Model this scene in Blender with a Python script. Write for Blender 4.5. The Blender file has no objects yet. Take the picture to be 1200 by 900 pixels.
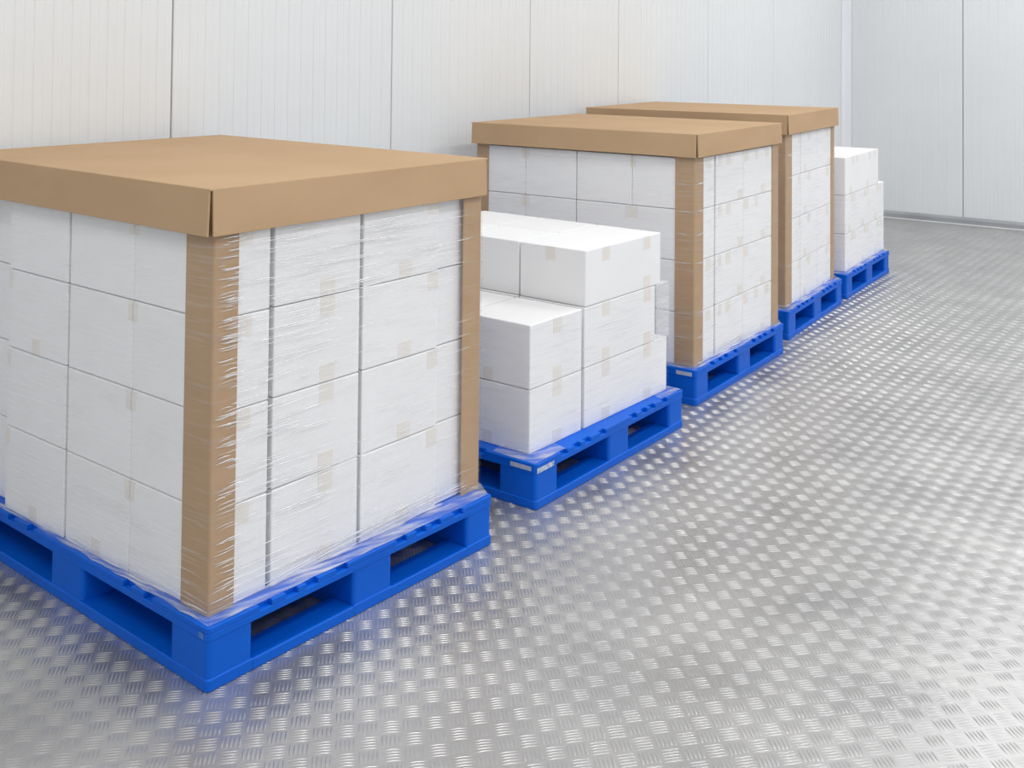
import bpy, bmesh, math, random
import numpy as np
from mathutils import Matrix, Vector
from mathutils.geometry import tessellate_polygon

random.seed(7)
rng = np.random.default_rng(11)
SC = bpy.context.scene
COL = SC.collection

# ------------------------------------------------------------------ camera
F_PX, CX, CY = 1268.58, 634.9, 26.06
PITCH, ROLL, YAW, CAM_H = -0.02719, -0.00863, 0.60928, 1.49314

def cam_axes():
    cy, sy = math.cos(YAW), math.sin(YAW)
    cp, sp = math.cos(PITCH), math.sin(PITCH)
    fw = np.array([-sy * cp, cy * cp, -sp])
    rt = np.array([cy, sy, 0.0])
    dn = np.cross(fw, rt)
    cr, sr = math.cos(ROLL), math.sin(ROLL)
    return cr * rt + sr * dn, -sr * rt + cr * dn, fw

RT, DN, FW = cam_axes()
cam = bpy.data.cameras.new('camera')
cam_o = bpy.data.objects.new('camera', cam)
COL.objects.link(cam_o)
cam.sensor_fit = 'HORIZONTAL'
cam.sensor_width = 36.0
cam.lens = F_PX / 1200 * 36.0
cam.shift_x = (600 - CX) / 1200
cam.shift_y = (CY - 450) / 1200
cam.clip_start, cam.clip_end = 0.05, 100
cam_o.matrix_world = Matrix(((RT[0], -DN[0], -FW[0], 0), (RT[1], -DN[1], -FW[1], 0),
                             (RT[2], -DN[2], -FW[2], CAM_H), (0, 0, 0, 1)))
SC.camera = cam_o

# ------------------------------------------------------------------ light and exposure
vs = SC.view_settings
vs.view_transform, vs.look, vs.gamma, vs.use_curve_mapping = 'Standard', 'None', 1.0, False
vs.exposure = -1.5
SC.cycles.use_denoising = True
SC.cycles.max_bounces = 10
SC.cycles.transparent_max_bounces = 24
SC.cycles.sample_clamp_indirect = 6.0
world = bpy.data.worlds.new('world')
SC.world = world
world.use_nodes = True
world.node_tree.nodes['Background'].inputs[0].default_value = (0.9, 0.95, 1.0, 1)
world.node_tree.nodes['Background'].inputs[1].default_value = 0.05

CEIL_H = 4.0
XL, YF = -3.5131, 10.0232          # left wall face, far wall face
XR, YB = 4.6, -2.6                 # walls out of frame

def ceiling_area(x, y, sx, sy, watt):
    l = bpy.data.lights.new('ceiling_lamp', 'AREA')
    l.shape, l.size, l.size_y, l.energy = 'RECTANGLE', sx, sy, watt
    l.color = (0.985, 0.99, 1.0)
    o = bpy.data.objects.new('ceiling_lamp', l)
    COL.objects.link(o)
    o.location = (x, y, CEIL_H - 0.12)

for lx, w in ((-1.7, 70), (0.6, 88), (3.0, 80)):
    for ly in (-0.6, 2.4, 5.4, 8.4):
        ceiling_area(lx, ly, 0.35, 1.5, w * (1.25 if ly > 8 else 1.0))

# ------------------------------------------------------------------ materials
def lin(c):
    c = c / 255.0
    return c / 12.92 if c <= 0.04045 else ((c + 0.055) / 1.055) ** 2.4

def rgb(r, g, b):
    return (lin(r), lin(g), lin(b), 1.0)

def new_mat(name):
    m = bpy.data.materials.new(name)
    m.use_nodes = True
    nt = m.node_tree
    return m, nt, nt.nodes['Principled BSDF']

def node(nt, kind, **props):
    n = nt.nodes.new(kind)
    for k, v in props.items():
        setattr(n, k, v)
    return n

def noisy_mat(name, c1, c2, scale, rough=0.5, rough2=None, metallic=0.0, bump=0.0, bump_scale=None,
              stretch=(1, 1, 1), spec=0.5):
    m, nt, b = new_mat(name)
    tc = node(nt, 'ShaderNodeTexCoord')
    mp = node(nt, 'ShaderNodeMapping')
    mp.inputs['Scale'].default_value = stretch
    nt.links.new(tc.outputs['Object'], mp.inputs[0])
    n = node(nt, 'ShaderNodeTexNoise')
    n.inputs['Scale'].default_value = scale
    n.inputs['Detail'].default_value = 5
    nt.links.new(mp.outputs[0], n.inputs['Vector'])
    cr = node(nt, 'ShaderNodeValToRGB')
    cr.color_ramp.elements[0].position, cr.color_ramp.elements[1].position = 0.3, 0.7
    cr.color_ramp.elements[0].color, cr.color_ramp.elements[1].color = c1, c2
    nt.links.new(n.outputs['Fac'], cr.inputs[0])
    nt.links.new(cr.outputs[0], b.inputs['Base Color'])
    b.inputs['Metallic'].default_value = metallic
    b.inputs['Specular IOR Level'].default_value = spec
    if rough2 is None:
        b.inputs['Roughness'].default_value = rough
    else:
        mr = node(nt, 'ShaderNodeMapRange')
        mr.inputs['From Min'].default_value, mr.inputs['From Max'].default_value = 0.3, 0.7
        mr.inputs['To Min'].default_value, mr.inputs['To Max'].default_value = rough, rough2
        nt.links.new(n.outputs['Fac'], mr.inputs[0])
        nt.links.new(mr.outputs[0], b.inputs['Roughness'])
    if bump:
        n2 = node(nt, 'ShaderNodeTexNoise')
        n2.inputs['Scale'].default_value = bump_scale or scale * 8
        n2.inputs['Detail'].default_value = 3
        nt.links.new(mp.outputs[0], n2.inputs['Vector'])
        bp = node(nt, 'ShaderNodeBump')
        bp.inputs['Strength'].default_value = bump
        bp.inputs['Distance'].default_value = 0.002
        nt.links.new(n2.outputs['Fac'], bp.inputs['Height'])
        nt.links.new(bp.outputs[0], b.inputs['Normal'])
    return m

M_WALL = noisy_mat('white_panel_coat', rgb(232, 234, 235), rgb(236, 238, 239), 1.2, 0.4)
M_BACKING = noisy_mat('panel_joint_dark', rgb(60, 62, 64), rgb(80, 82, 84), 4, 0.8)
M_CEIL = noisy_mat('ceiling_coat', rgb(232, 232, 230), rgb(238, 238, 236), 1.0, 0.6)
M_TRIM = noisy_mat('white_trim_coat', rgb(240, 241, 245), rgb(245, 246, 250), 1.5, 0.35)
M_BASE = noisy_mat('grey_plinth_metal', rgb(150, 152, 156), rgb(172, 174, 178), 3, 0.45)
M_BASE_LIP = noisy_mat('pale_plinth_lip', rgb(225, 226, 226), rgb(238, 238, 238), 5, 0.5)
M_FLOOR = noisy_mat('aluminium_tread_plate', rgb(184, 183, 183), rgb(199, 198, 197), 3.2, 0.28, 0.39, metallic=0.68,
                    bump=0.10, bump_scale=90)
M_CARTON = noisy_mat('white_carton_board', rgb(247, 247, 248), rgb(251, 251, 252), 3, 0.6, bump=0.08, bump_scale=30)
M_TAPE = noisy_mat('buff_packing_tape', rgb(240, 236, 230), rgb(243, 239, 234), 20, 0.35)
M_KRAFT = noisy_mat('kraft_board', rgb(192, 161, 127), rgb(200, 169, 135), 2.5, 0.8, bump=0.15, bump_scale=120,
                    stretch=(1, 1, 2), spec=0.1)
M_KRAFT_DARK = noisy_mat('kraft_board_darker', rgb(120, 92, 62), rgb(140, 110, 78), 30, 0.8, spec=0.2)  # darker kraft, used on the tabs behind the lid slits
M_POST = noisy_mat('kraft_corner_board', rgb(184, 152, 118), rgb(192, 160, 126), 6, 0.55, stretch=(1, 1, 3))
M_BLUE = noisy_mat('blue_pallet_plastic', rgb(0, 94, 208), rgb(2, 101, 218), 5, 0.40, 0.52, bump=0.12, bump_scale=60, spec=0.2)
M_LABEL = noisy_mat('pale_label_film', rgb(165, 178, 205), rgb(200, 206, 218), 40, 0.4)
M_LABEL_BLUE = noisy_mat('faded_blue_label', rgb(58, 108, 190), rgb(80, 126, 200), 60, 0.5)
M_SCUFF = noisy_mat('scuffed_label_paper', rgb(120, 150, 205), rgb(226, 229, 234), 70, 0.5)

def film_mat(name, lo, hi, p0, p1, along, across, tilt=0.0, gloss=0.4):
    """clear stretch film: see-through, with horizontal stretch marks, glossy and milkier, white painted in for lamp glints"""
    m = bpy.data.materials.new(name)
    m.use_nodes = True
    nt = m.node_tree
    nt.nodes.clear()
    out = node(nt, 'ShaderNodeOutputMaterial')
    tc = node(nt, 'ShaderNodeTexCoord')
    sep = node(nt, 'ShaderNodeSeparateXYZ')
    nt.links.new(tc.outputs['Object'], sep.inputs[0])
    s = node(nt, 'ShaderNodeMath', operation='SUBTRACT')
    nt.links.new(sep.outputs[1], s.inputs[0]); nt.links.new(sep.outputs[0], s.inputs[1])
    sa = node(nt, 'ShaderNodeMath', operation='MULTIPLY'); sa.inputs[1].default_value = along
    nt.links.new(s.outputs[0], sa.inputs[0])
    tl = node(nt, 'ShaderNodeMath', operation='MULTIPLY_ADD'); tl.inputs[1].default_value = tilt
    nt.links.new(s.outputs[0], tl.inputs[0]); nt.links.new(sep.outputs[2], tl.inputs[2])
    sz = node(nt, 'ShaderNodeMath', operation='MULTIPLY'); sz.inputs[1].default_value = across
    nt.links.new(tl.outputs[0], sz.inputs[0])
    cb = node(nt, 'ShaderNodeCombineXYZ')
    nt.links.new(sa.outputs[0], cb.inputs[0]); nt.links.new(sz.outputs[0], cb.inputs[1])
    n = node(nt, 'ShaderNodeTexNoise')
    n.inputs['Scale'].default_value, n.inputs['Detail'].default_value = 1.0, 4
    nt.links.new(cb.outputs[0], n.inputs['Vector'])
    mr = node(nt, 'ShaderNodeMapRange')
    for k, v in (('From Min', p0), ('From Max', p1), ('To Min', lo), ('To Max', hi)):
        mr.inputs[k].default_value = v
    nt.links.new(n.outputs['Fac'], mr.inputs[0])
    tr = node(nt, 'ShaderNodeBsdfTransparent'); tr.inputs[0].default_value = (0.995, 0.995, 0.997, 1)
    df = node(nt, 'ShaderNodeBsdfDiffuse'); df.inputs[0].default_value = (0.96, 0.96, 0.97, 1)  # white diffuse stands in for lamp glints on the stretch marks
    gl = node(nt, 'ShaderNodeBsdfGlossy'); gl.inputs['Roughness'].default_value = 0.22
    bp = node(nt, 'ShaderNodeBump'); bp.inputs['Strength'].default_value = 0.35; bp.inputs['Distance'].default_value = 0.004
    nt.links.new(n.outputs['Fac'], bp.inputs['Height'])
    nt.links.new(bp.outputs[0], gl.inputs['Normal'])
    m1 = node(nt, 'ShaderNodeMixShader'); m1.inputs[0].default_value = gloss
    nt.links.new(df.outputs[0], m1.inputs[1]); nt.links.new(gl.outputs[0], m1.inputs[2])
    m2 = node(nt, 'ShaderNodeMixShader')
    nt.links.new(mr.outputs[0], m2.inputs[0])
    nt.links.new(tr.outputs[0], m2.inputs[1]); nt.links.new(m1.outputs[0], m2.inputs[2])
    nt.links.new(m2.outputs[0], out.inputs[0])
    return m

M_FILM = film_mat('clear_stretch_film', 0.02, 0.20, 0.50, 0.74, 5, 120, 0.02)
M_FILM_THICK = film_mat('gathered_stretch_film', 0.10, 0.66, 0.42, 0.66, 7, 190, 0.03)
M_FILM_TENT = film_mat('doubled_stretch_film', 0.22, 0.40, 0.42, 0.66, 5, 25, 0.0, 0.02)
M_FOLD = film_mat('stretch_film_fold', 0.55, 0.9, 0.3, 0.6, 40, 40, 0.0)

# ------------------------------------------------------------------ mesh helpers
def link_mesh(name, me, mat=None, parent=None):
    if mat and not me.materials:
        me.materials.append(mat)
    o = bpy.data.objects.new(name, me)
    COL.objects.link(o)
    if parent:
        o.parent = parent
    return o

def from_bm(name, bm, mat, parent=None, smooth=False):
    me = bpy.data.meshes.new(name)
    bmesh.ops.recalc_face_normals(bm, faces=bm.faces)
    bm.to_mesh(me)
    bm.free()
    if smooth:
        me.polygons.foreach_set('use_smooth', [True] * len(me.polygons))
    return link_mesh(name, me, mat, parent)

def add_box(bm, x0, x1, y0, y1, z0, z1, bev=0.0, seg=1):
    r = bmesh.ops.create_cube(bm, size=1.0)
    vs_ = r['verts']
    for v in vs_:
        v.co.x = x0 if v.co.x < 0 else x1
        v.co.y = y0 if v.co.y < 0 else y1
        v.co.z = z0 if v.co.z < 0 else z1
    if bev:
        es = list({e for v in vs_ for e in v.link_edges})
        bmesh.ops.bevel(bm, geom=es, offset=bev, segments=seg, affect='EDGES', profile=0.5)
    return bm

def prism(bm, pts, z0, z1, ch=0.0):
    """extrude an outline (counter-clockwise) from z0 to z1 with chamfered top and bottom rims"""
    n = len(pts)
    P = [Vector((p[0], p[1])) for p in pts]
    def inset(d):
        out = []
        for i in range(n):
            a, b, c = P[i - 1], P[i], P[(i + 1) % n]
            e1, e2 = (b - a).normalized(), (c - b).normalized()
            n1, n2 = Vector((-e1.y, e1.x)), Vector((-e2.y, e2.x))
            m = n1 + n2
            if m.length < 1e-6:
                m = n1
            m = m.normalized()
            k = max(0.5, m.dot(n1))
            out.append(b + m * (d / k))
        return out
    rings = []
    if ch:
        I = inset(ch)
        rings = [(I, z0), (P, z0 + ch), (P, z1 - ch), (I, z1)]
    else:
        rings = [(P, z0), (P, z1)]
    vv = [[bm.verts.new((p.x, p.y, z)) for p in ring] for ring, z in rings]
    for a, b in zip(vv[:-1], vv[1:]):
        for i in range(n):
            bm.faces.new((a[i], a[(i + 1) % n], b[(i + 1) % n], b[i]))
    if n <= 24:
        bm.faces.new(list(reversed(vv[0])))
        bm.faces.new(vv[-1])
    else:
        for ring in (vv[0], vv[-1]):
            for tri in tessellate_polygon([[v.co for v in ring]]):
                bm.faces.new([ring[q] for q in tri])
    return bm

def rounded_rect(x0, x1, y0, y1, r, k=4):
    pts = []
    for cx_, cy_, a0 in ((x1 - r, y0 + r, -90), (x1 - r, y1 - r, 0), (x0 + r, y1 - r, 90), (x0 + r, y0 + r, 180)):
        for i in range(k + 1):
            t = math.radians(a0 + 90 * i / k)
            pts.append((cx_ + r * math.cos(t), cy_ + r * math.sin(t)))
    return pts

def tag(o, label, cat, group=None):
    o['label'], o['category'] = label, cat
    if group:
        o['group'] = group
    return o

def structure(o):
    o['kind'] = 'structure'
    return o

# ------------------------------------------------------------------ the setting
FX0, FX1, FY0, FY1 = XL, XR, YB, YF
bm = bmesh.new()
add_box(bm, FX0 - 0.1, FX1 + 0.1, FY0 - 0.1, FY1 + 0.1, -0.08, 0.0)
floor = structure(from_bm('floor', bm, M_FLOOR))

# raised bars of the tread plate, on a lattice turned 45 degrees against the walls
PITCH_CELL, BAR_L, BAR_W, BAR_H, N_BAR, BAR_GAP = 0.0487, 0.0455, 0.0060, 0.0014, 5, 0.0093
def bar_profile():
    L, w, h = BAR_L / 2, BAR_W / 2, BAR_H
    base = [(-L, 0), (-L * .72, -w * .85), (0, -w), (L * .72, -w * .85), (L, 0), (L * .72, w * .85), (0, w), (-L * .72, w * .85)]
    top = [(-L * .62, 0, h * .9), (0, -w * .42, h), (L * .62, 0, h * .9), (0, w * .42, h)]
    V = [(x, y, 0.0) for x, y in base] + top
    Fs = [(0, 1, 8), (1, 2, 9), (1, 9, 8), (2, 3, 9), (3, 10, 9), (3, 4, 10), (4, 5, 10), (5, 6, 11), (5, 11, 10),
          (6, 7, 11), (7, 8, 11), (7, 0, 8), (8, 9, 11), (9, 10, 11)]
    return np.array(V, dtype=np.float64), np.array(Fs, dtype=np.int32)
BV, BF = bar_profile()
ang = math.radians(45.0)
eu, ev = np.array([math.cos(ang), math.sin(ang)]), np.array([-math.sin(ang), math.cos(ang)])
anchor = np.array([-1.7929, 1.6740])
I, J = np.meshgrid(np.arange(-190, 190), np.arange(-190, 190), indexing='ij')
I, J = I.ravel(), J.ravel()
cen = anchor + PITCH_CELL * (I[:, None] * eu + J[:, None] * ev)
ok = (cen[:, 0] > XL + 0.04) & (cen[:, 0] < 0.9) & (cen[:, 1] > 0.65) & (cen[:, 1] < YF - 0.05)
I, J, cen = I[ok], J[ok], cen[ok]
flat = ((I + J) % 2 == 0)
bars_c, bars_d = [], []
for k in range(N_BAR):
    off = (k - (N_BAR - 1) / 2) * BAR_GAP
    bars_c.append(cen + off * np.where(flat[:, None], ev, eu))
    bars_d.append(np.where(flat, ang, ang + math.pi / 2))
bars_c, bars_d = np.concatenate(bars_c), np.concatenate(bars_d)
# the 300 bars that show largest are parts of their own
rel = np.c_[bars_c, np.full(len(bars_c), -CAM_H)]
dep = rel @ FW
uu, vv_ = CX + F_PX * (rel @ RT) / dep, CY + F_PX * (rel @ DN) / dep
seen = (dep > 0.5) & (uu > 12) & (uu < 1188) & (vv_ < 892) & (vv_ > 825)
order = np.argsort(np.where(seen, -vv_, 1e9))[:300]
near = np.zeros(len(bars_c), bool)
near[order] = True
def bars_mesh(name, C_, D_):
    nb, nv, nf = len(C_), len(BV), len(BF)
    c, s = np.cos(D_), np.sin(D_)
    X = c[:, None] * BV[:, 0] - s[:, None] * BV[:, 1] + C_[:, 0:1]
    Y = s[:, None] * BV[:, 0] + c[:, None] * BV[:, 1] + C_[:, 1:2]
    Z = np.broadcast_to(BV[:, 2], X.shape)
    co = np.stack([X, Y, Z], -1).reshape(-1, 3)
    fi = (BF[None] + (np.arange(nb) * nv)[:, None, None]).reshape(-1)
    me = bpy.data.meshes.new(name)
    me.vertices.add(nb * nv); me.vertices.foreach_set('co', co.astype(np.float32).ravel())
    me.loops.add(len(fi)); me.loops.foreach_set('vertex_index', fi.astype(np.int32))
    me.polygons.add(nb * nf)
    me.polygons.foreach_set('loop_start', np.arange(0, 3 * nb * nf, 3, dtype=np.int32))
    me.polygons.foreach_set('use_smooth', np.ones(nb * nf, bool))
    me.update(calc_edges=True)
    return me
o = link_mesh('tread_pattern', bars_mesh('tread_pattern', bars_c[~near], bars_d[~near]), M_FLOOR, floor)
o['kind'] = 'stuff'
bar_me = bars_mesh('tread_bar', np.zeros((1, 2)), np.zeros(1))
for c, a in zip(bars_c[near], bars_d[near]):
    o = link_mesh('tread_bar', bar_me, M_FLOOR, floor)
    o.location, o.rotation_euler = (c[0], c[1], 0), (0, 0, a)

# insulated panels with fine vertical ribs; every panel a piece of its wall
PT = 0.012
def panel_mesh(width, height, pitch=0.0705):
    """profile in u (width) / d (proud of the backing), extruded upwards"""
    n = max(2, round(width / pitch))
    p = width / n
    prof = [(0.0, 0.0), (0.0, PT - 0.003), (0.003, PT)]
    for i in range(n):
        u0 = i * p
        g = u0 + p / 2
        prof += [(g - 0.004, PT), (g, PT - 0.0009), (g + 0.004, PT)]
        if i < n - 1:
            e = u0 + p
            prof += [(e - 0.0045, PT), (e - 0.0015, PT - 0.0021), (e + 0.0015, PT - 0.0021), (e + 0.0045, PT)]
    prof += [(width - 0.003, PT), (width, PT - 0.003), (width, 0.0)]
    bm_ = bmesh.new()
    lo = [bm_.verts.new((u, d, 0.0)) for u, d in prof]
    hi = [bm_.verts.new((u, d, height)) for u, d in prof]
    for i in range(len(prof) - 1):
        bm_.faces.new((lo[i], lo[i + 1], hi[i + 1], hi[i]))
    bm_.faces.new(hi); bm_.faces.new(list(reversed(lo))); bm_.faces.new((lo[-1], lo[0], hi[0], hi[-1]))
    return bm_

def wall(name, x0, x1, y0, y1):
    bm_ = bmesh.new()
    add_box(bm_, x0, x1, y0, y1, 0.0, CEIL_H)
    return structure(from_bm(name, bm_, M_BACKING))

JOINT = 0.006
w = wall('wall_left', XL - 0.1, XL - PT, YB, YF + 0.1)
ys = [YB + 0.02, -2.20, -1.0, 0.20, 1.40, 2.579, 3.799, 4.923, 5.883, 7.151, 8.35, YF - 0.002]
for a, b in zip(ys[:-1], ys[1:]):
    o = from_bm('panel', panel_mesh(b - a - JOINT, CEIL_H), M_WALL, w)
    o.matrix_world = Matrix(((0, 1, 0, XL - PT), (1, 0, 0, a + JOINT / 2), (0, 0, 1, 0), (0, 0, 0, 1)))
w = wall('wall_far', XL - 0.1, XR, YF + PT, YF + 0.1)
xs = [XL + 0.002, -2.435, -1.30, -0.17, 0.96, 2.09, 3.22, XR - 0.002]
for a, b in zip(xs[:-1], xs[1:]):
    o = from_bm('panel', panel_mesh(b - a - JOINT, CEIL_H), M_WALL, w)
    o.matrix_world = Matrix(((1, 0, 0, a + JOINT / 2), (0, -1, 0, YF + PT), (0, 0, 1, 0), (0, 0, 0, 1)))
for nm, bx in (('wall_right', (XR, XR + 0.1, YB, YF + 0.1)), ('wall_back', (XL - 0.1, XR + 0.1, YB - 0.1, YB))):
    bm = bmesh.new()
    add_box(bm, bx[0], bx[1], bx[2], bx[3], 0, CEIL_H)
    structure(from_bm(nm, bm, M_WALL))
bm = bmesh.new()
add_box(bm, XL - 0.1, XR + 0.1, YB - 0.1, YF + 0.1, CEIL_H, CEIL_H + 0.1)
structure(from_bm('ceiling', bm, M_CEIL))
# corner angle and plinths
bm = bmesh.new()
prism(bm, [(XL + 0.001, YF - 0.001), (XL + 0.001, YF - 0.07), (XL + 0.009, YF - 0.07), (XL + 0.022, YF - 0.022),
           (XL + 0.075, YF - 0.009), (XL + 0.075, YF - 0.001)], 0.05, CEIL_H)
structure(from_bm('trim_1', bm, M_TRIM))
def plinth(name, along_x):
    bm_ = bmesh.new()
    prof = [(0.001, 0.0), (0.040, 0.0), (0.040, 0.045), (0.030, 0.056), (0.012, 0.064), (0.001, 0.064)]
    if along_x:
        A = [bm_.verts.new((XL + 0.042, YF - d, z)) for d, z in prof]
        B = [bm_.verts.new((XR, YF - d, z)) for d, z in prof]
    else:
        A = [bm_.verts.new((XL + d, YB, z)) for d, z in prof]
        B = [bm_.verts.new((XL + d, YF, z)) for d, z in prof]
    for i in range(len(prof)):
        j = (i + 1) % len(prof)
        bm_.faces.new((A[i], A[j], B[j], B[i]))
    bm_.faces.new(A); bm_.faces.new(list(reversed(B)))
    o_ = structure(from_bm(name, bm_, M_BASE))
    bm_ = bmesh.new()
    if along_x:
        add_box(bm_, XL + 0.05, XR, YF - 0.052, YF - 0.0402, 0.0, 0.010, 0.002)
    else:
        add_box(bm_, XL + 0.0402, XL + 0.052, YB, YF - 0.06, 0.0, 0.010, 0.002)
    from_bm('lip', bm_, M_BASE_LIP, o_)
plinth('baseboard_far', True)
plinth('baseboard_left', False)

# ------------------------------------------------------------------ pallets and their loads: frames
# a runs away from the aisle (local -x), b runs along the row (local +y)
POSE = [(-2.08054, 1.65077, -0.06609), (-2.04201, 2.91622, -0.01676), (-2.09477, 4.16529, 0.01786), (-2.18289, 5.40023, 0.06602), (-2.26142, 6.51372, 0.04936)]
TURN = [0.0205, -0.020, -0.005, 0.008, 0.011]
PH = 0.1474

def frame(i, extra=0.0):
    x, y, t = POSE[i]
    return Matrix.Translation((x, y, 0)) @ Matrix.Rotation(t + extra, 4, 'Z')

# ------------------------------------------------------------------ pallets
def make_pallet(i, blk_a, blk_b, label, stickers):
    La, Lb = blk_a[-1][1], blk_b[-1][1]
    root = bpy.data.objects.new('pallet', None)
    COL.objects.link(root)
    root.matrix_world = frame(i)
    tag(root, label, 'pallet', 'blue plastic pallets under the loads')
    r = 0.014
    # deck: lower rim and an upper rim with hand notches above the openings
    bm_ = bmesh.new()
    prism(bm_, rounded_rect(-La, 0, 0, Lb, r), 0.1165, 0.1335, 0.0015)
    out = []
    nd = 0.016
    rr = rounded_rect(-La, 0, 0, Lb, r)
    # counter-clockwise from the aisle corner: up the aisle side, back, left, front
    corner = [rr[k * 5:(k + 1) * 5] for k in range(4)]
    def notches(blks, up):
        res = []
        for (p, q), (s, t) in zip(blks[:-1], blks[1:]):
            span = s - q
            for fr in ((0.11, 0.36, 0.56, 0.87) if up else (0.23, 0.46)):
                c0 = q + span * fr
                res.append((c0 - 0.019, c0 + 0.019))
        return res
    out += corner[0]
    for n0, n1 in notches(blk_b, True):
        out += [(0, n0), (-nd, n0), (-nd, n1), (0, n1)]
    out += corner[1] + corner[2] + corner[3]
    for n0, n1 in reversed(notches(blk_a, False)):
        out += [(-n1, 0), (-n1, nd), (-n0, nd), (-n0, 0)]
    prism(bm_, out, 0.1335, PH, 0.0018)
    from_bm('top_deck', bm_, M_BLUE, root)
    # blocks
    for ia, (a0, a1) in enumerate(blk_a):
        for ib, (b0, b1) in enumerate(blk_b):
            bm_ = bmesh.new()
            e = 0.003
            x0 = -a1 + (e if ia == len(blk_a) - 1 else 0)
            x1 = -a0 - (e if ia == 0 else 0)
            y0 = b0 + (e if ib == 0 else 0)
            y1 = b1 - (e if ib == len(blk_b) - 1 else 0)
            prism(bm_, rounded_rect(x0, x1, y0, y1, 0.012, 3), 0.0285, 0.118)
            from_bm('block', bm_, M_BLUE, root)
    # bottom frame: runners front to back and cross runners between them
    run = [(b[0], b[1]) for b in blk_b]
    mids = [((blk_b[0][0]), blk_b[0][1]), blk_b[1], blk_b[2]]
    for k, (b0, b1) in enumerate(mids):
        bm_ = bmesh.new()
        rr_ = rounded_rect(-La, 0, b0, b1, 0.013)
        cs = [rr_[q * 5:(q + 1) * 5] for q in range(4)]
        if k != 0:
            cs[0], cs[3] = [(0, b0)], [(-La, b0)]
        if k != 2:
            cs[1], cs[2] = [(0, b1)], [(-La, b1)]
        prism(bm_, cs[0] + cs[1] + cs[2] + cs[3], 0.0, 0.0295, 0.003)
        from_bm('bottom_runner', bm_, M_BLUE, root)
    for ia, (a0, a1) in enumerate(blk_a):
        for (p0, p1), (q0, q1) in zip(blk_b[:-1], blk_b[1:]):
            bm_ = bmesh.new()
            w0, w1 = -a1, -a0
            if ia == 0: w0 = w1 - 0.088
            if ia == len(blk_a) - 1: w1 = w0 + 0.088
            prism(bm_, [(w0, p1 - 0.002), (w1, p1 - 0.002), (w1, q0 + 0.002), (w0, q0 + 0.002)], 0.0, 0.0275, 0.003)
            from_bm('cross_runner', bm_, M_BLUE, root)
    for kind, side, c0, c1, z0, z1, mat, lab in stickers:
        bm_ = bmesh.new()
        if side == 'front':
            add_box(bm_, -c1, -c0, -0.0012, 0.0005, z0, z1)
        elif side == 'aisle':
            add_box(bm_, -0.0005, 0.0012, c0, c1, z0, z1)
        else:
            add_box(bm_, -c1, -c0, 0.006, 0.05, PH - 0.0005, PH + 0.0006)
        o_ = from_bm(kind, bm_, mat, root)
        o_['label'] = lab
    return root

BB = [(0.0, 0.129), (0.447, 0.587), (0.888, 1.0)]
BA = [(0.0, 0.157), (0.502, 0.662), (1.015, 1.175)]
BA0 = [(0.0, 0.157), (0.567, 0.735), (1.225, 1.395)]
make_pallet(0, BA0, BB, 'large blue plastic pallet closest to the camera under the foremost lidded stack',
            [('sticker', 'front', 0.016, 0.034, 0.120, 0.134, M_LABEL_BLUE, 'small faded light blue square sticker')])
make_pallet(1, BA, BB, 'blue plastic pallet under the low uncovered load between the two biggest lidded stacks',
            [('sticker', 'front', 0.020, 0.105, 0.124, 0.138, M_LABEL, 'pale blank label'),
             ('sticker', 'aisle', 0.006, 0.100, 0.118, 0.1335, M_SCUFF, 'scuffed white label at the corner')])
make_pallet(2, BA, BB, 'blue plastic pallet under the second lidded stack, pale label by its corner',
            [('sticker', 'front', 0.020, 0.095, 0.122, 0.138, M_LABEL, 'pale blank label')])
make_pallet(3, BA, BB, 'blue plastic pallet under the third lidded stack, fourth pallet of the row', [])
make_pallet(4, BA, BB, 'blue plastic pallet at the end of the row, closest to the corner of the room', [])

# ------------------------------------------------------------------ cartons
def make_carton(i, a0, a1, b0, b1, z0, z1, label, tabs=()):
    """white carton; tabs: (face, centre along the face, where, width) give the tape ends that fold over an edge"""
    la, lb, h = a1 - a0, b1 - b0, z1 - z0
    bm_ = bmesh.new()
    add_box(bm_, -la / 2, la / 2, -lb / 2, lb / 2, 0, h, 0.0034, 2)
    me_name = 'carton'
    o_ = from_bm(me_name, bm_, M_CARTON)
    o_.matrix_world = frame(i, TURN[i]) @ Matrix.Translation((-(a0 + a1) / 2, (b0 + b1) / 2, z0)) @ \
        Matrix.Rotation(random.uniform(-0.0025, 0.0025), 4, 'Z')
    tag(o_, label, 'carton', 'white cartons in ' + GROUP[i])
    t = 0.0006
    for face, c, where, wd in tabs:
        bm_ = bmesh.new()
        tl = 0.052
        z_ = (h - tl, h - 0.002) if where == 'top' else (0.002, tl * 0.9)
        if face == 'F':
            c0, c1 = max(a0, c - wd / 2), min(a1, c + wd / 2)
            x0, x1 = (a0 + a1) / 2 - c1, (a0 + a1) / 2 - c0
            add_box(bm_, x0, x1, -lb / 2 - t, -lb / 2 + 0.0004, z_[0], z_[1])
        else:
            c0, c1 = max(b0, c - wd / 2), min(b1, c + wd / 2)
            y0, y1 = c0 - (b0 + b1) / 2, c1 - (b0 + b1) / 2
            add_box(bm_, la / 2 - 0.0004, la / 2 + t, y0, y1, z_[0], z_[1])
        from_bm('tape', bm_, M_TAPE, o_)
    return o_

GROUP = ['the foremost lidded stack', 'the low load behind the foremost stack', 'the second lidded stack',
         'the third lidded stack', 'the low load by the far wall']
LAYER3 = ['bottom layer', 'middle layer', 'top layer']
LAYER4 = ['bottom layer', 'second layer up', 'third layer up', 'top layer']

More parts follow.
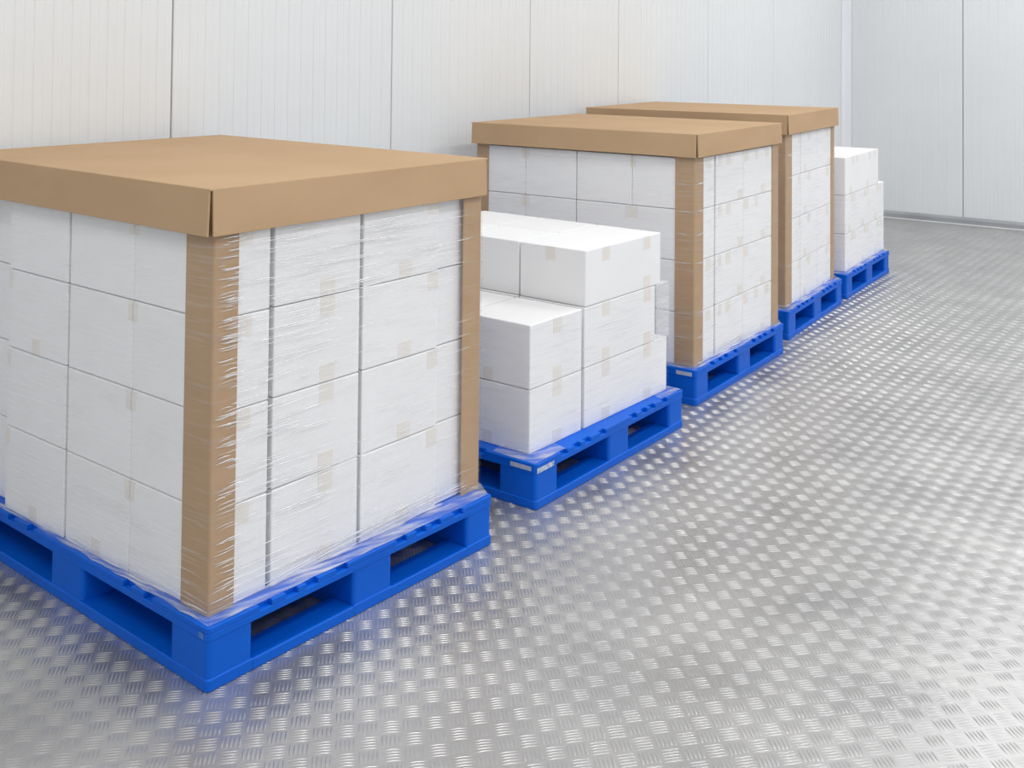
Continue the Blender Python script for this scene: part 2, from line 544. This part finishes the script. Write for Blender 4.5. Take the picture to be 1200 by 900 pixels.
# foremost lidded stack
Z0 = [(PH, 0.3855), (0.3875, 0.6140), (0.6160, 0.8410), (0.8430, 1.064)]
A_F, B_F = 0.0505, 0.0385
for k, (z0, z1) in enumerate(Z0):
    L = 'carton, ' + LAYER4[k] + ' of front stack, '
    T = 0.045
    make_carton(0, A_F, 0.3895, B_F, 0.205, z0, z1, 'white ' + L + 'at corner, behind near corner board',
                [('F', 0.3905, 'top', T), ('R', 0.125, 'top', 0.05)])
    make_carton(0, 0.3915, 0.700, B_F, 0.34, z0, z1, 'white ' + L + 'wide side, second from corner board',
                [('F', 0.3905, 'top', T)] + ([('F', 0.545, 'bottom', 0.045)] if k == 0 else []))
    make_carton(0, 0.711, 1.036, B_F, 0.34, z0, z1, 'white ' + L + 'wide side, third from corner board',
                [('F', 1.036, 'top', T)] + ([('F', 0.875, 'bottom', 0.045)] if k in (0, 2) else []))
    make_carton(0, 1.047, 1.34, B_F + 0.03, 0.34, z0, z1, 'white ' + L + 'wide side, fourth from corner board',
                [('F', 1.052, 'top', T)])
    make_carton(0, A_F, 0.36, 0.2195, 0.510, z0, z1, 'white ' + L + 'aisle side, second from corner board',
                [('R', 0.395, 'bottom', 0.05), ('R', 0.395, 'top', 0.05)] if k < 3 else [('R', 0.395, 'bottom', 0.05)])
    make_carton(0, A_F, 0.36, 0.5225, 0.821, z0, z1, 'white ' + L + 'aisle side, third from corner board',
                [('R', 0.80, 'top', 0.042), ('R', 0.685, 'bottom', 0.05)])
    make_carton(0, A_F + 0.014, 0.36, 0.8245, 1.005, z0, z1, 'white ' + L + 'aisle side, by far corner board')

# low load behind it
Z1 = [(PH, 0.3595), (0.3615, 0.576), (0.578, 0.779)]
cols1 = [(0.073, 0.372), (0.381, 0.680), (0.688, 0.988)]
W1 = ['aisle column', 'middle column', 'wall-side column']
for k in range(2):
    z0, z1 = Z1[k]
    for c, (a0, a1) in enumerate(cols1):
        make_carton(1, a0, a1, 0.058, 0.360, z0, z1,
                    'white carton, %s of low load, front row, %s' % (LAYER3[k], W1[c]),
                    [('R', 0.213, 'top', 0.05), ('R', 0.213, 'bottom', 0.05), ('F', 0.255, 'bottom', 0.045)] if c == 0 else
                    [('F', (a0 + a1) / 2, 'top', 0.045)])
        make_carton(1, a0, a1, 0.378, 0.955 if k == 0 or c else 0.862, z0, z1,
                    'long white carton, %s of low load, behind front row, %s' % (LAYER3[k], W1[c]),
                    [('R', 0.515, 'top', 0.05), ('R', 0.515, 'bottom', 0.05), ('R', 0.805, 'top', 0.05), ('R', 0.805, 'bottom', 0.05)] if c == 0 else [])
z0, z1 = Z1[2]
for c, (a0, a1) in enumerate(cols1):
    if c == 0:
        make_carton(1, a0, a1, 0.381, 0.903, z0, z1, 'long white carton, top layer of low load, aisle column',
                    [('R', 0.512, 'top', 0.05), ('R', 0.80, 'top', 0.05), ('R', 0.80, 'bottom', 0.05), ('F', 0.23, 'top', 0.045)])
        continue
    for e, (b0, b1) in enumerate(((0.381 + 0.004 * c, 0.640), (0.646, 0.903))):
        make_carton(1, a0, a1, b0, b1, z0, z1,
                    'white carton, top layer of low load, %s row, %s' % (('front', 'back')[e], W1[c]))

# second lidded stack
Z2 = [(PH, 0.370), (0.372, 0.591), (0.593, 0.812), (0.814, 1.037)]
A_F, B_F = 0.0376, 0.0474
for k, (z0, z1) in enumerate(Z2):
    L = 'white carton, ' + LAYER4[k] + ' of second lidded stack, '
    T = 0.044
    if k == 2:
        make_carton(2, A_F, 0.634, B_F, 0.252, z0, z1, L + 'long one behind the corner board', [('F', 0.345, 'top', 0.066)])
    else:
        make_carton(2, A_F, 0.342, B_F, 0.252, z0, z1, L + 'short one behind the corner board',
                    [('F', 0.343, 'top', T), ('R', 0.19, 'top', 0.05)])
        make_carton(2, 0.344, 0.634, B_F, 0.252, z0, z1, L + 'second from corner board, facing low load',
                    [('F', 0.343, 'top', 0.02)])
    if k >= 2:
        make_carton(2, 0.639, 0.922, B_F, 0.34, z0, z1, L + 'third from corner board, facing low load', [('F', 0.923, 'top', T)])
        make_carton(2, 0.924, 1.205, B_F, 0.34, z0, z1, L + 'by wall-end board', [('F', 0.923, 'top', T)])
    make_carton(2, A_F, 0.33, 0.267, 0.567, z0, z1, L + 'aisle face, middle one',
                [('R', 0.40, 'top', 0.05), ('R', 0.53, 'bottom', 0.05), ('R', 0.31, 'top', 0.035)])
    make_carton(2, A_F, 0.33, 0.570, 0.985, z0, z1, L + 'aisle side, by far corner board',
                [('R', 0.60, 'top', 0.05), ('R', 0.72, 'top', 0.04), ('R', 0.85, 'top', 0.05)][:1 + (k + 2) % 3] + [('R', 0.80, 'bottom', 0.05)])

# third lidded stack
Z3 = [(PH, 0.3645), (0.3665, 0.600), (0.602, 0.832), (0.834, 1.058)]
A_F, B_F = 0.046, 0.075
for k, (z0, z1) in enumerate(Z3):
    L = 'white carton, ' + LAYER4[k] + ' of third lidded stack, '
    make_carton(3, A_F, 0.37, B_F, 0.342, z0, z1, L + 'aisle side, by near corner board', [('R', 0.325, 'top', 0.05)])
    make_carton(3, A_F, 0.37, 0.350, 0.66, z0, z1, L + 'aisle face, middle one', [('R', 0.50, 'top', 0.05), ('R', 0.42, 'bottom', 0.05)])
    make_carton(3, A_F, 0.37, 0.664, 0.985, z0, z1, L + 'aisle side, by far corner board',
                [('R', 0.86, 'top', 0.05)] + ([('R', 0.90, 'bottom', 0.05)] if k % 2 else []))

# last low load
Z4 = [(PH, 0.377), (0.379, 0.616), (0.618, 0.851)]
for k, (z0, z1) in enumerate(Z4):
    L = 'white carton, ' + LAYER3[k] + ' of low load by far wall, '
    bs = [(0.089, 0.39), (0.394, 0.70), (0.704, 1.03)] if k < 2 else [(0.089, 0.45), (0.454, 0.885)]
    wh = ['aisle face, near end', 'aisle face, middle', 'aisle face, far end'] if k < 2 else ['aisle face, near end', 'aisle face, far end']
    for q, (b0, b1) in enumerate(bs):
        m = (b0 + b1) / 2
        make_carton(4, 0.036, 0.36, b0, b1, z0, z1, L + wh[q],
                    [('R', m, 'top', 0.05), ('R', m - 0.06, 'bottom', 0.05), ('R', b1 - 0.09, 'top', 0.04)])
    make_carton(4, 0.366, 0.70, 0.089, 0.39 if k < 2 else 0.45, z0, z1, L + 'near end, towards the wall')
make_carton(4, 0.366, 0.70, 0.454, 0.885, *Z4[2], 'white carton, top layer of low load by far wall, far end, towards the wall')

# ------------------------------------------------------------------ corner boards
def make_post(i, ca, cb, dir_a, dir_b, fl_a, fl_b, ztop, label):
    """L-shaped board; outer corner at (ca, cb), flanges run dir_a / dir_b"""
    th = 0.0045
    R_ = 0.006
    bm_ = bmesh.new()
    # outline in (s, t): s along the a flange, t along the b flange
    pts = []
    for k in range(5):
        q = math.radians(180 + 90 * k / 4)
        pts.append((R_ + R_ * math.cos(q), R_ + R_ * math.sin(q)))
    pts += [(fl_a, 0), (fl_a, th), (th + 0.002, th), (th, th + 0.002), (th, fl_b), (0, fl_b)]
    P = [(-(ca + dir_a * s), cb + dir_b * t) for s, t in pts]
    area = sum(P[j][0] * P[(j + 1) % len(P)][1] - P[(j + 1) % len(P)][0] * P[j][1] for j in range(len(P)))
    if area < 0:
        P.reverse()
    x0, y0 = -ca, cb
    P = [(p[0] - x0, p[1] - y0) for p in P]
    prism(bm_, P, PH + 0.0005, ztop)
    o_ = from_bm('corner_board', bm_, M_POST)
    o_.matrix_world = frame(i, TURN[i]) @ Matrix.Translation((x0, y0, 0))
    tag(o_, label, 'corner board', 'kraft corner boards of the lidded stacks')

ZL = {0: 1.1615, 2: 1.1452, 3: 1.170}
make_post(0, 0.0455, 0.0337, 1, 1, 0.112, 0.0715, ZL[0] - 0.008, 'brown kraft corner board at the aisle corner of foremost stack, closest to camera')
make_post(0, 0.0455, 1.012, 1, -1, 0.09, 0.083, ZL[0] - 0.008, 'brown kraft corner board at the far aisle corner of foremost stack')
make_post(2, 0.0326, 0.0424, 1, 1, 0.0935, 0.0875, ZL[2] - 0.008, 'brown kraft corner board at the near aisle corner of second lidded stack')
make_post(2, 0.0326, 0.991, 1, -1, 0.08, 0.08, ZL[2] - 0.008, 'brown kraft corner board at the far aisle corner of second lidded stack')
make_post(2, 1.2125, 0.0424, -1, 1, 0.072, 0.08, ZL[2] - 0.008, 'brown kraft corner board at the wall end of second lidded stack')
make_post(3, 0.0412, 0.0700, 1, 1, 0.055, 0.105, ZL[3] - 0.008, 'brown kraft corner board at the near aisle corner of third lidded stack')
make_post(3, 0.0412, 0.998, 1, -1, 0.08, 0.065, ZL[3] - 0.008, 'brown kraft corner board at the far aisle corner of third lidded stack')

# ------------------------------------------------------------------ lids
def make_lid(i, a0, a1, b0, b1, turn, zt, zb, label, slit=0.009):
    root = bpy.data.objects.new('pallet_cover', None)
    COL.objects.link(root)
    root.matrix_world = frame(i, turn) @ Matrix.Translation((-a0, b0, 0))
    tag(root, label, 'lid', 'kraft cardboard lids')
    la, lb, th = a1 - a0, b1 - b0, 0.006
    bm_ = bmesh.new()
    add_box(bm_, -la, 0, 0, lb, zt - th, zt, 0.0022, 2)
    from_bm('top_panel', bm_, M_KRAFT, root)
    def flap(x0, x1, y0, y1, outer):
        b_ = bmesh.new()
        add_box(b_, x0, x1, y0, y1, zb, zt - th + 0.0035, 0.0012)
        for v in b_.verts:      # the lower edge of a flap stands off a little
            k = (zt - v.co.z) / (zt - zb)
            v.co.x += outer[0] * 0.004 * k
            v.co.y += outer[1] * 0.004 * k
        from_bm('side_flap', b_, M_KRAFT, root)
    s = slit
    flap(-th, 0, s, lb - s, (1, 0))
    flap(-la, -la + th, s, lb - s, (-1, 0))
    flap(-la + s * 0.4, -s * 0.5, 0, th, (0, -1))
    flap(-la + s * 0.4, -s * 0.5, lb - th, lb, (0, 1))
    # tucked corner tabs behind the slits
    for x0, x1, y0, y1 in ((-0.0105, -0.0068, 0.0068, 0.05), (-0.0105, -0.0068, lb - 0.05, lb - 0.0068),
                           (-la + 0.0068, -la + 0.0105, 0.0068, 0.05)):
        b_ = bmesh.new()
        add_box(b_, x0, x1, y0, y1, zb + 0.002, zt - th)
        from_bm('corner_tab', b_, M_KRAFT_DARK, root)
    return root

make_lid(0, 0.030, 1.385, 0.008, 1.021, 0.0205, ZL[0], 1.0475, 'wide kraft cardboard lid on the foremost stack, largest of the lids')
make_lid(2, 0.0115, 1.222, 0.022, 1.012, 0.006, ZL[2], 1.0440, 'kraft cardboard lid on the second lidded stack, behind the low load')
make_lid(3, 0.022, 1.235, 0.045, 1.020, 0.008, ZL[3], 1.0640, 'kraft cardboard lid on the third lidded stack, farthest lid')

# ------------------------------------------------------------------ stretch film
def film_loop(path, z_lo, z_hi, nz, wob, seed, close):
    """vertical sheet along a path of (a, b) points, slightly wavy"""
    r = random.Random(seed)
    pts = []
    n = len(path)
    segs = n if close else n - 1
    for k in range(segs):
        (a0, b0), (a1, b1) = path[k], path[(k + 1) % n]
        ln = math.hypot(a1 - a0, b1 - b0)
        m = max(1, int(ln / 0.04))
        nx_, ny_ = -(b1 - b0) / ln, (a1 - a0) / ln
        for q in range(m):
            t = q / m
            pts.append((a0 + (a1 - a0) * t, b0 + (b1 - b0) * t, nx_, ny_, 0.0 if q == 0 else 1.0))
    if not close:
        a, b = path[-1]
        pts.append((a, b, 0, 0, 0.0))
    return pts

def make_film(i, path, z_lo, z_hi, label, close=True, skirt=None, folds=(), seed=1, corners_only=False):
    pts = film_loop(path, z_lo, z_hi, 1, 0, seed, close)
    r = random.Random(seed)
    bm_ = bmesh.new()
    nz = max(2, int((z_hi - z_lo) / 0.03))
    rows = []
    for j in range(nz + 1):
        z = z_lo + (z_hi - z_lo) * j / nz
        row = []
        for (a, b, na, nb, f) in pts:
            d = f * r.uniform(-0.0008, 0.0012)
            row.append(bm_.verts.new((-(a + na * d), b + nb * d, z)))
        rows.append(row)
    n = len(pts)
    for j in range(nz):
        for q in range(n if close else n - 1):
            bm_.faces.new((rows[j][q], rows[j][(q + 1) % n], rows[j + 1][(q + 1) % n], rows[j + 1][q]))
    o_ = from_bm('stretch_film', bm_, M_FILM, None, smooth=True)
    o_.matrix_world = frame(i, TURN[i])
    tag(o_, label, 'stretch film', 'clear stretch film around the loads')
    if skirt:
        bm_ = bmesh.new()
        rings = []
        # gathered foot of the film: from the load, over the deck edge, a little down the deck side
        cols = []
        for (a, b, na, nb, f) in pts:
            cols.append((a, b))
        Mi = frame(i, TURN[i]).inverted() @ frame(i)     # pallet frame -> load frame
        la, lb = skirt
        prev = None
        for q, (a, b, na, nb, f) in enumerate(pts + pts[:1]):
            # nearest place on the pallet edge, in the pallet's own frame
            Pp = Mi.inverted() @ Vector((-a, b, 0))
            pa, pb = -Pp.x, Pp.y
            da, db, dbk = pa, pb, lb - pb
            ea, eb = pa, pb
            end = f == 0.0
            if da < 0.12 and (end or na < -0.5): ea = 0.005 + r.uniform(0, 0.007)
            if db < 0.12 and (end or nb < -0.5): eb = 0.005 + r.uniform(0, 0.007)
            if dbk < 0.12 and (end or nb > 0.5): eb = lb - 0.005 - r.uniform(0, 0.007)
            drop = 0.0
            if corners_only and min(math.hypot(a - p[0], b - p[1]) for p in path) > 0.13:
                prev = None
                continue
            if ea == pa and eb == pb:
                prev = None
                continue
            E = Mi @ Vector((-ea, eb, 0))
            v = [bm_.verts.new((-a * 1.0, b, z_lo + 0.007 + r.uniform(0, 0.006))),
                 bm_.verts.new(((-a + E.x) / 2, (b + E.y) / 2, PH + 0.0045 + r.uniform(0, 0.003))),
                 bm_.verts.new((E.x, E.y, PH + 0.0022))]
            if prev:
                for k in range(2):
                    bm_.faces.new((prev[k], v[k], v[k + 1], prev[k + 1]))
            prev = v
        s_ = from_bm('film_foot', bm_, M_FILM_THICK, o_, smooth=True)
        if corners_only:
            s_['kind'] = 'stuff'
        s_['label'] = 'whitish gathered foot of the film on the pallet edge'
    if folds:
        bm_ = bmesh.new()
        for (p0, p1, za, zb_, count, lmin, lmax, hmin, hmax, tilt) in folds:
            (a0, b0), (a1, b1) = p0, p1
            ln = math.hypot(a1 - a0, b1 - b0)
            ta, tb = (a1 - a0) / ln, (b1 - b0) / ln
            na, nb = tb, -ta
            if na * (a0 - 0.6) + nb * (b0 - 0.5) < 0:
                na, nb = -na, -nb
            for _ in range(count):
                L = min(ln, r.uniform(lmin, lmax))
                s0 = r.uniform(0, ln - L)
                z = r.uniform(za, zb_)
                sl = r.gauss(tilt, 0.025)
                hh = r.uniform(hmin, hmax)
                m = 4
                ringv = []
                bow = r.uniform(-0.004, 0.004)
                for q in range(m + 1):
                    t = q / m
                    w_ = hh * math.sin(math.pi * (0.06 + 0.88 * t))
                    s = s0 + L * t
                    zc = z + sl * L * (t - .5) + bow * math.sin(math.pi * t)
                    def V(off, zz):
                        return bm_.verts.new((-(a0 + ta * s + na * off), b0 + tb * s + nb * off, zz))
                    ringv.append((V(0.0016, zc - w_), V(0.0016 + w_ * 0.9, zc), V(0.0016, zc + w_)))
                for p, q in zip(ringv[:-1], ringv[1:]):
                    for k in range(2):
                        bm_.faces.new((p[k], q[k], q[k + 1], p[k + 1]))
        f_ = from_bm('film_fold', bm_, M_FOLD, o_, smooth=True)
        f_['kind'] = 'stuff'
        f_['label'] = 'stretch creases in the film, glints painted in white'
    return o_

e = 0.003
def rect(a0, a1, b0, b1):
    return [(a0 - e, b0 - e), (a0 - e, b1 + e), (a1 + e, b1 + e), (a1 + e, b0 - e)]
def side_folds(a0, a1, b0, b1, spec):
    out = []
    for side, f0, f1, za, zb_, cnt, l0, l1, h0, h1, tl in spec:
        if side == 'R':
            w_ = b1 - b0
            out.append(((a0 - e, b0 + f0 * w_), (a0 - e, b0 + f1 * w_), za, zb_, cnt, l0, l1, h0, h1, tl))
        else:
            w_ = a1 - a0
            out.append(((a0 + f1 * w_, b0 - e), (a0 + f0 * w_, b0 - e), za, zb_, cnt, l0, l1, h0, h1, tl))
    return out

S0 = (0.0455, 1.372, 0.0337, 1.012)
make_film(0, rect(*S0), PH + 0.003, 1.0455, 'clear creased stretch film round the foremost lidded stack', skirt=(1.395, 1.0), seed=3,
          folds=side_folds(*S0, [('R', 0.005, 0.10, 0.17, 1.04, 120, 0.025, 0.085, 0.0006, 0.0017, 0.03),
                                 ('R', 0.03, 0.42, 0.17, 1.04, 130, 0.04, 0.22, 0.0005, 0.0014, 0.01),
                                 ('R', 0.20, 0.98, 0.80, 1.04, 60, 0.06, 0.30, 0.0005, 0.0013, 0.0),
                                 ('R', 0.25, 0.98, 0.17, 0.80, 40, 0.05, 0.22, 0.0004, 0.0010, 0.0),
                                 ('R', 0.01, 0.98, 0.16, 0.20, 24, 0.10, 0.40, 0.0008, 0.0018, 0.02),
                                 ('F', 0.0, 0.5, 0.16, 0.32, 40, 0.06, 0.26, 0.0003, 0.0008, 0.0)]))
S1 = (0.072, 0.990, 0.057, 0.957)
film1 = make_film(1, rect(*S1), PH + 0.003, 0.577, 'clear stretch film round the low load behind the foremost stack', skirt=(1.175, 1.0), seed=5, corners_only=True,
          folds=side_folds(*S1, [('R', 0.0, 1.0, 0.15, 0.56, 30, 0.05, 0.25, 0.0003, 0.0008, 0.0)]))
bm = bmesh.new()      # doubled film that spans past the end of the middle layer
add_box(bm, -S1[0] + e + 0.0006, -S1[0] + e + 0.0012, 0.866, S1[3] + e, 0.3625, 0.577)
add_box(bm, -0.30, -S1[0] + e + 0.0006, 0.866, S1[3] + e, 0.5765, 0.5772)
add_box(bm, -S1[0] + e - 0.001, -S1[0] + e + 0.0022, S1[3] + e - 0.001, S1[3] + e + 0.002, 0.3625, 0.577)
add_box(bm, -S1[0] + e - 0.001, -S1[0] + e + 0.0022, 0.866, S1[3] + e, 0.5765, 0.5795)
o = from_bm('film_flap', bm, M_FILM_TENT, film1)
o['label'] = 'milky doubled film bridging the gap at the end of the middle layer'
def overlap_bands(zs):
    out = []
    for z in zs:
        out += [('R', 0.0, 0.11, z - 0.005, z + 0.005, 3, 0.07, 0.10, 0.0007, 0.0014, 0.0),
                ('F', 0.0, 0.09, z - 0.005, z + 0.005, 2, 0.06, 0.09, 0.0005, 0.0010, 0.0)]
    return out
S2 = (0.0326, 1.2125, 0.0424, 0.991)
make_film(2, rect(*S2), PH + 0.003, 1.042, 'clear stretch film round the second lidded stack', skirt=(1.175, 1.0), seed=7,
          folds=side_folds(*S2, [('R', 0.0, 0.3, 0.17, 1.04, 30, 0.03, 0.15, 0.0004, 0.0012, 0.0),
                                 ('R', 0.0, 1.0, 0.16, 0.19, 14, 0.10, 0.40, 0.0008, 0.0016, 0.0)] +
                                overlap_bands((0.27, 0.37, 0.59, 0.71, 0.81, 0.93))))
S3 = (0.0412, 1.20, 0.0700, 0.998)
make_film(3, rect(*S3), PH + 0.003, 1.062, 'clear stretch film round the third lidded stack', skirt=(1.175, 1.0), seed=9,
          folds=side_folds(*S3, overlap_bands((0.27, 0.366, 0.60, 0.72, 0.833, 0.95))))
S4 = (0.035, 0.71, 0.088, 1.031)
make_film(4, rect(*S4), PH + 0.003, 0.617, 'clear stretch film round the low load by the far wall', skirt=(1.175, 1.0), seed=13)
